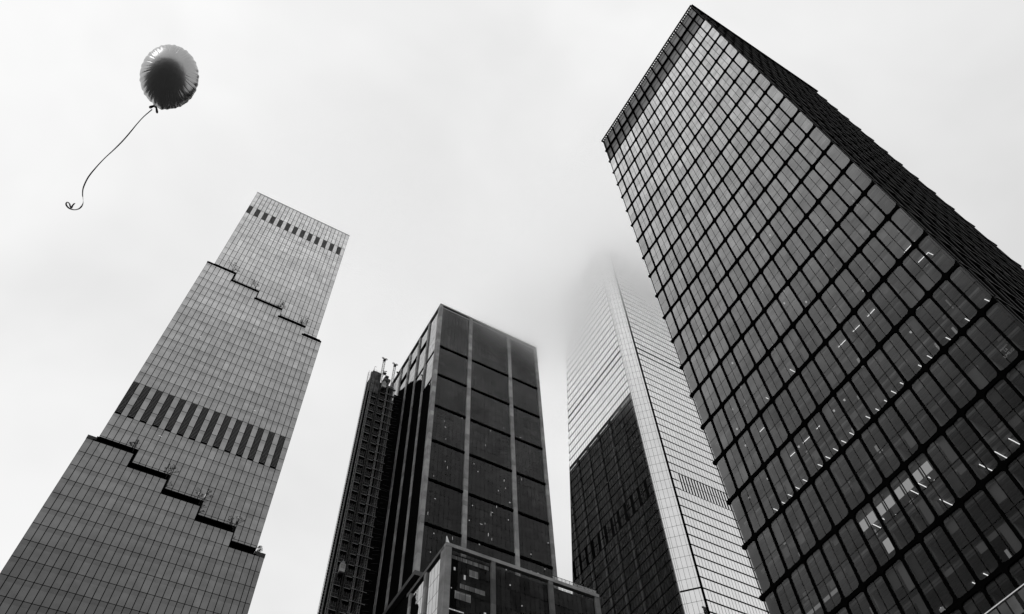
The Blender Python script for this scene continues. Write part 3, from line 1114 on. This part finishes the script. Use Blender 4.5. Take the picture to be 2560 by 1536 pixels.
for i in range(4):
    bb = MB(); bb.box(DX + .56, DX + .6, 46.3 + i * 1.45, 46.3 + i * 1.45 + 1.25, 60.3, 60.8)
    part(bb, "lit_room_panel", LITP2, D)
rw = random.Random(21)
for k in range(56):                                   # narrow emissive strips standing in for lit walls and cupboards inside
    yi = rw.randint(1, 14); fl = rw.randint(-5, 12)
    z = 66.8 + PIT / 2 * fl + rw.uniform(.3, .9)
    y0 = YN[yi] + rw.choice([.25, .6, 1.6, 2.0])
    bb = MB()
    if rw.random() < .6:
        bb.box(DX + 1.0, DX + 1.04, y0, y0 + rw.uniform(.15, .4), z, z + rw.uniform(.8, 2.2))
    else:
        bb.box(DX + 1.0, DX + 1.04, y0, y0 + rw.uniform(.3, .7), z, z + rw.uniform(.2, .5))
    part(bb, "glowing_wall_strip", LITP2 if rw.random() < .6 else (emit("faint_room_panel", .12) if "faint_room_panel" not in bpy.data.materials else bpy.data.materials["faint_room_panel"]), D)
# ceiling light tubes (x, y, z, x2, y2)
TUBES = [[73.82,38.58,96.45,74.84,38.61],[74.07,44.66,96.45,74.56,44.66],[73.86,47.66,96.44,74.73,47.62],[74.23,48.35,92.16,74.23,47.3],[74.1,45.49,83.59,74.19,44.28],[74.08,42.39,83.59,74.13,41.05],[74.06,39.48,83.59,74.08,38.03],[74.66,35.75,79.31,75.62,35.75],[74.66,37.35,79.31,75.72,37.31],[74.62,38.94,79.31,75.64,38.95],[74.69,40.55,79.31,75.72,40.52],[74.68,42.16,79.31,75.62,42.12],[74.71,45.33,79.31,75.75,45.32],[74.71,46.94,79.31,75.73,46.95],[74.71,48.53,79.31,75.73,48.53],[74.76,50.12,79.31,75.81,50.11],[74.71,51.69,79.31,75.76,51.7],[74.64,32.58,79.31,75.53,32.54],[74.7,31.0,79.31,75.71,30.98],[74.75,11.91,79.31,75.58,11.81],[74.73,15.07,79.31,75.56,15.04],[74.71,18.26,79.31,75.51,18.21],[74.66,19.84,79.31,75.48,19.81],[74.67,21.43,79.31,75.75,21.41],[74.73,23.04,79.31,75.5,23.01],[74.68,26.25,79.31,75.21,26.21],[74.63,27.81,79.31,75.72,27.78],[74.64,29.36,79.31,75.45,29.38],[74.22,24.34,92.16,74.23,22.92],[74.16,27.28,92.16,74.23,25.96],[74.16,30.34,92.16,74.21,28.87],[74.36,20.14,62.16,76.65,20.1],[74.47,22.18,62.16,76.98,22.19],[74.37,24.32,62.16,77.05,24.28],[74.35,28.14,62.16,77.05,28.12],[74.4,30.26,62.16,77.1,30.23],[75.26,39.44,66.45,76.81,39.47],[75.6,38.13,66.45,76.79,38.21],[75.34,36.89,66.45,76.8,36.89],[75.3,33.01,66.45,76.68,33.02],[75.28,31.73,66.45,76.71,31.74],[75.6,30.43,66.45,76.71,30.45],[76.5,31.56,53.59,78.08,31.56],[76.52,33.13,53.59,77.56,33.12],[76.55,37.75,53.59,78.19,37.77],[74.78,14.96,96.45,74.82,12.89],[74.25,14.43,92.16,74.33,12.63],[74.33,12.63,92.16,75.21,12.56]]
for (x0, y0, z, x1, y1) in TUBES:
    tb = MB(); tb.bar((x0, y0, z - .38), (x1, y1, z - .38), .05, n=6)
    part(tb, "ceiling_light", LAMP, D)
rp = random.Random(9)
for k in range(44):
    y = rp.uniform(12, 56); kk = rp.randint(4, 32)
    z = 66.8 + PIT / 2 * kk - .42
    tb = MB(); tb.box(DX + 1.7, DX + 1.92, y, y + .2, z - .30, z)
    part(tb, "ceiling_light", bpy.data.materials["office_light"], D)
# window lettering, three faint lines
cu_ = []
for (txt, dz, s_) in (("open", 0.75, .5), ("(2", 0.28, .5), ("LMLG", -0.35, .55)):
    c_ = bpy.data.curves.new("window_lettering", 'FONT')
    c_.body = txt; c_.size = s_; c_.extrude = 0.01; c_.align_x = 'CENTER'
    o = bpy.data.objects.new("window_lettering", c_)
    col.objects.link(o)
    o.parent = D
    o.location = Vector((DX + .14, 13.75, 68.5 + dz)) - D.location
    o.rotation_euler = (RAD(90), 0, RAD(-90))
    me = bpy.data.meshes.new_from_object(o)
    me.materials.clear(); me.materials.append(bpy.data.materials["blind_dim"])
    q = bpy.data.objects.new("window_lettering", me); col.objects.link(q)
    q.parent = D; q.location = o.location; q.rotation_euler = o.rotation_euler
    bpy.data.objects.remove(o)

# crown panels
cp = MB()
for zi in (25, 26):
    for yi in range(len(YN) - 1):
        cp.box(DX + .5, DX + .58, YN[yi] + .03, YN[yi + 1] - .03, ZN[zi] + .1, ZN[zi + 1] - .1)
        cp.box(DX + .40, DX + .46, YN[yi] + .3, YN[yi + 1] - .3, ZN[zi] + 5.2, ZN[zi] + 5.5)
part(cp, "crown_panels", CROWNM, D)
ct = MB()
ct.box(DX - .15, DX + .7, DY0 - .2, DY1 + .5, ZN[27] + .0, ZN[27] + .35)
ct.box(DX + .2, DXB + .2, DY0 - .6, DY0 - .25, ZN[27], ZN[27] + .35)
part(ct, "roof_edge", BLACK, D)
for yi in range(0, len(YN) - 1):
    tb = MB()
    for q in range(4):
        y = YN[yi] + .3 + q * .7
        if y < DY1 - .4:
            tb.box(DX + .1, DX + .3, y, y + .32, ZN[27] - .42, ZN[27] - .30)
    part(tb, "roof_edge_lights", bpy.data.materials["dim_lamp"], D)
# dark side face: framed openings with deep ledges, stepped slightly
sf = MB(); sg = MB(); sl = MB()
xs = [DX + .01] + [DX + 1.6 + 3.0 * k for k in range(16)] + [DXB]
for zi in range(27):
    z0, z1 = ZN[zi], ZN[zi + 1]
    for xi in range(len(xs) - 1):
        yy = DY0 - 0.02
        ring(0, yy, 0, (1, 0), None, (0, 1), xs[xi], xs[xi + 1], z0, z1, .2, .2, .3, .3, .5, .4, sf)
        zm = .5 * (z0 + z1)
        for (za, zb) in ((z0 + .3, zm - .05), (zm + .05, z1 - .3)):
            sg.poly([(xs[xi] + .1, yy + .38, za), (xs[xi + 1] - .1, yy + .38, za), (xs[xi + 1] - .1, yy + .38, zb), (xs[xi] + .1, yy + .38, zb)])
        # projecting shingle-like cover plate
        o_ = .10 + .14 * ((xi * 7 + zi * 3) % 3) / 3
        sl.box(xs[xi] - .16, xs[xi] + .16, yy - o_, yy - .005, z0 + .4, z1 - .4)
    sl.box(DX - .04, DXB + .06, yy - .24, yy - .004, z1 - .18, z1 + .18)
part(sf, "side_frame", BLACK, D)
part(sg, "side_glass", coated_glass("black_glass", 0.01, .35, 6, .004, var=.6), D)
part(sl, "side_ledges", plain("satin_black", 0.006, .6, .08, mott=.5, scale=.4, island=.6), D)
# low terrace with glazed rail near the bottom right corner
tr = MB()
X = 66.0
tr.box(X, X + 5.5, 8, 48, 40.4, 41.2, .3)
t_ = part(tr, "terrace_slab", BLACK, D)
tr = MB(); tr.box(X - .05, X + .05, 8, 48, 43.05, 43.15, .5)
part(tr, "handrail", plain("white_rail", .8, .4, mott=.05), t_)
tr = MB()
y = 8.0
while y < 47:
    wq = random.choice([2.2, 1.0, 2.2, 1.4])
    tr.box(X - .02, X + .02, y + .06, y + wq - .1, 41.25, 42.9)
    y += wq + (.25 if random.random() < .5 else 0)
part(tr, "glass_panel", plain("rail_panel", .07, .5, .3, mott=.4, scale=.7, island=.3), t_)

# ================================================================== BALLOON
bc = Vector((-1.263, 2.845, 8.074))
R0_ = 0.236
ctr = bc
to_cam = (Vector((0, 0, EYE)) - ctr).normalized()
upv = (-CAMY - to_cam * (-CAMY).dot(to_cam)).normalized()
rt = upv.cross(to_cam).normalized()
# tilt the disc a little
ax = (to_cam + upv * 0.30 - rt * 0.06).normalized()
upv = (upv - ax * upv.dot(ax)).normalized()
rt = upv.cross(ax).normalized()
tilt = RAD(13)
u_ = (rt * math.cos(tilt) - upv * math.sin(tilt))
v_ = (upv * math.cos(tilt) + rt * math.sin(tilt))
bm = MB()
NR, NA = 48, 720
rb = random.Random(4)
wr = [(rb.uniform(0, 2 * math.pi), rb.uniform(.3, 1.0), rb.uniform(.016, .032), rb.uniform(.55, .82)) for _ in range(90)]


def crease(a, f):
    s = 0
    for (c0, am, wd, st) in wr:
        d = (a - c0 + math.pi) % (2 * math.pi) - math.pi
        if abs(d) < wd * 3 and f > st:
            s -= am * math.exp(-(d / wd) ** 2 * 1.6) * ((f - st) / (1 - st)) ** 0.8 * (1 - f) ** .6
    return s


def bal(side):
    idx = []
    for i in range(NR + 1):
        f = i / NR
        rowi = []
        for j in range(NA):
            a = 2 * math.pi * j / NA
            # radius of the rim: puckered, drawn towards the neck (downwards, a = -90)
            rr = R0_ * (1 + (0.009 * math.sin(27 * a) + 0.006 * math.sin(41 * a + 1)) * f ** 8) 
            nk = math.exp(-((a - 1.5 * math.pi) / 0.20) ** 2)
            rr *= 1 + 0.055 * nk
            th = 0.180 * (1 - f ** 2.0) ** 0.58 if f < 1 else 0
            c_ = crease(a, f) * 0.014
            h = side * (th + c_)
            p = ctr + (u_ * math.cos(a) * 0.868 + v_ * math.sin(a) * 1.08) * rr * f + ax * h
            rowi.append(len(bm.v)); bm.v.append(tuple(p))
            if i == 0:
                rowi = [rowi[0]] * NA
                break
        idx.append(rowi)
    for i in range(NR):
        for j in range(NA):
            j2 = (j + 1) % NA
            q = (idx[i][j], idx[i + 1][j], idx[i + 1][j2], idx[i][j2])
            if i == 0:
                q = (idx[0][0], idx[1][j], idx[1][j2])
            bm.f.append(q if side > 0 else tuple(reversed(q)))
            bm.t.append(.5); bm.mi.append(0)


bal(1); bal(-1)
bo = thing("balloon", "round dark foil balloon with puckered rim trailing a long curled ribbon", "balloon", tuple(ctr))
foil, t, n, l = new_mat("foil")
o_ = n("ShaderNodeOutputMaterial"); p_ = n("ShaderNodeBsdfPrincipled")
p_.inputs["Base Color"].default_value = (.38, .38, .38, 1)
p_.inputs["Metallic"].default_value = 1.0
p_.inputs["Roughness"].default_value = 0.29
tcx = n("ShaderNodeTexCoord"); nzx = n("ShaderNodeTexNoise"); nzx.inputs["Scale"].default_value = 14
bpx = n("ShaderNodeBump"); bpx.inputs["Strength"].default_value = .12; bpx.inputs["Distance"].default_value = .02
l(tcx.outputs["Object"], nzx.inputs["Vector"]); l(nzx.outputs["Fac"], bpx.inputs["Height"]); l(bpx.outputs[0], p_.inputs["Normal"])
l(p_.outputs[0], o_.inputs[0])
env = part(bm, "foil_envelope", foil, bo, smooth=True)
# neck knots
neck = ctr - v_ * R0_ * 1.06
nk = MB()
kn = Vector((-1.262, 3.072, 7.955)) 
for (dx, dy, r0, r1) in ((-.034, -.020, .006, .012), (.020, -.040, .006, .010)):
    e = kn + u_ * dx + v_ * dy
    nk.bar(tuple(kn + v_ * .01), tuple(e), r0, r1, 8)
    nk.bar(tuple(e), tuple(e + (e - kn) * .22), r1, r1 * .5, 8)
nk.bar(tuple(kn + v_ * .02), tuple(kn - v_ * .012), .012, .007, 8)
part(nk, "knot", plain("black_foil", .012, .4, .3), bo)
S = [[-1.276, 3.105, 7.947], [-1.307, 3.177, 7.913], [-1.326, 3.24, 7.878], [-1.342, 3.307, 7.841], [-1.363, 3.386, 7.799], [-1.392, 3.47, 7.758], [-1.424, 3.551, 7.72], [-1.451, 3.638, 7.676], [-1.469, 3.72, 7.632], [-1.467, 3.789, 7.586], [-1.451, 3.825, 7.551], [-1.43, 3.847, 7.521], [-1.415, 3.863, 7.497], [-1.411, 3.881, 7.476], [-1.419, 3.904, 7.458], [-1.443, 3.923, 7.448], [-1.474, 3.93, 7.447], [-1.497, 3.923, 7.45], [-1.51, 3.907, 7.453], [-1.504, 3.888, 7.451], [-1.485, 3.882, 7.436], [-1.471, 3.886, 7.418], [-1.456, 3.887, 7.402], [-1.452, 3.861, 7.403], [-1.444, 3.837, 7.402]]
S = [Vector(s) for s in S]


def cr(p0, p1, p2, p3, t):
    return 0.5 * ((2 * p1) + (-p0 + p2) * t + (2 * p0 - 5 * p1 + 4 * p2 - p3) * t * t + (-p0 + 3 * p1 - 3 * p2 + p3) * t ** 3)


pts = []
for i in range(len(S) - 1):
    a, b_, c_, d = S[max(i - 1, 0)], S[i], S[i + 1], S[min(i + 2, len(S) - 1)]
    for k in range(6):
        pts.append(cr(a, b_, c_, d, k / 6))
pts.append(S[-1])
rbm = MB()
prev = None
for i, p in enumerate(pts):
    f = i / len(pts)
    d = (pts[min(i + 1, len(pts) - 1)] - pts[max(i - 1, 0)]).normalized()
    view = (Vector((0, 0, EYE)) - p).normalized()
    sd = d.cross(view).normalized()
    nrm = sd.cross(d).normalized()
    tw = math.sin(f * 17 + 0.5) * 0.9 + (0.9 if 0.44 < f < .54 else 0)
    side = (sd * math.cos(tw) + nrm * math.sin(tw))
    wd = 0.0042 + 0.0022 * f
    th = d.cross(side).normalized() * 0.0008
    ring_ = [p + side * wd + th, p - side * wd + th, p - side * wd - th, p + side * wd - th]
    i0 = len(rbm.v)
    rbm.v.extend(tuple(q) for q in ring_)
    if prev is not None:
        for k in range(4):
            k2 = (k + 1) % 4
            rbm.f.append((prev + k, prev + k2, i0 + k2, i0 + k)); rbm.t.append(.5); rbm.mi.append(0)
    prev = i0
part(rbm, "ribbon", plain("black_ribbon", .015, .4, .4), bo)

# ================================================================== LOW CLOUD round the tower tops
cb = MB()
cb.box(-42, 262, 60, 260, 250, 420, .5)
cm_, t, n, l = new_mat("cloud_vapour")
o_ = n("ShaderNodeOutputMaterial"); v = n("ShaderNodeVolumePrincipled")
v.inputs["Color"].default_value = (1, 1, 1, 1)
v.inputs["Anisotropy"].default_value = 0.93
gp = n("ShaderNodeNewGeometry")
sp = n("ShaderNodeSeparateXYZ")
l(gp.outputs["Position"], sp.inputs[0])


def math_(op, a, b_=None, clamp=False):
    q = n("ShaderNodeMath"); q.operation = op; q.use_clamp = clamp
    for i_, s_ in enumerate((a, b_)):
        if s_ is None:
            continue
        if isinstance(s_, (int, float)):
            q.inputs[i_].default_value = s_
        else:
            l(s_, q.inputs[i_])
    return q.outputs[0]


nzc = n("ShaderNodeTexNoise"); nzc.inputs["Scale"].default_value = 0.022; nzc.inputs["Detail"].default_value = 5; nzc.inputs["Roughness"].default_value = .5
l(gp.outputs["Position"], nzc.inputs["Vector"])
nn = math_('SUBTRACT', nzc.outputs["Fac"], 0.5)
# three soft-edged banks of vapour: (centre), (radii), peak density
BANKS = (((116, 168, 324), (38, 30, 42), 0.13), ((66, 182, 340), (60, 46, 40), 0.03), ((14, 165, 345), (55, 45, 44), 0.03))
dens = None
for (cx_, cy2, cz2), (rx, ry, rz), pk in BANKS:
    dx = math_('DIVIDE', math_('SUBTRACT', sp.outputs["X"], cx_), rx)
    dy = math_('DIVIDE', math_('SUBTRACT', sp.outputs["Y"], cy2), ry)
    dz = math_('DIVIDE', math_('SUBTRACT', sp.outputs["Z"], cz2), rz)
    rr = math_('SQRT', math_('ADD', math_('ADD', math_('MULTIPLY', dx, dx), math_('MULTIPLY', dy, dy)), math_('MULTIPLY', dz, dz)))
    q = math_('SUBTRACT', 1.0, math_('ADD', rr, math_('MULTIPLY', nn, 1.3)), True)
    q = math_('MULTIPLY', math_('POWER', q, 1.4), pk * 1.5)
    dens = q if dens is None else math_('ADD', dens, q)
# the main layer: thickens with height above about 295 m, over the far end of the street only
up = math_('MULTIPLY', math_('SUBTRACT', math_('ADD', sp.outputs["Z"], math_('MULTIPLY', nn, 50)), 291), 1 / 60, True)
up = math_('POWER', up, 1.5)
tp_ = math_('MULTIPLY', math_('SUBTRACT', 418, sp.outputs["Z"]), 1 / 30, True)
lx = math_('MULTIPLY', math_('SUBTRACT', math_('ADD', sp.outputs["X"], math_('MULTIPLY', nn, 60)), 88), 1 / 80, True)
ly = math_('MULTIPLY', math_('SUBTRACT', sp.outputs["Y"], 78), 1 / 40, True)
lf = math_('MULTIPLY', math_('SUBTRACT', 232, sp.outputs["Y"]), 1 / 60, True)
lay = math_('MULTIPLY', math_('MULTIPLY', math_('MULTIPLY', up, tp_), math_('MULTIPLY', lx, ly)), lf)
dens = math_('ADD', dens, math_('MULTIPLY', lay, 0.085))
l(dens, v.inputs["Density"])
l(v.outputs[0], o_.inputs["Volume"])
cm_.cycles.volume_step_rate = 1.0
co = cb.build("haze", cm_)
co["kind"] = "stuff"
co["label"] = "pale low cloud drifting round the tops of the towers"
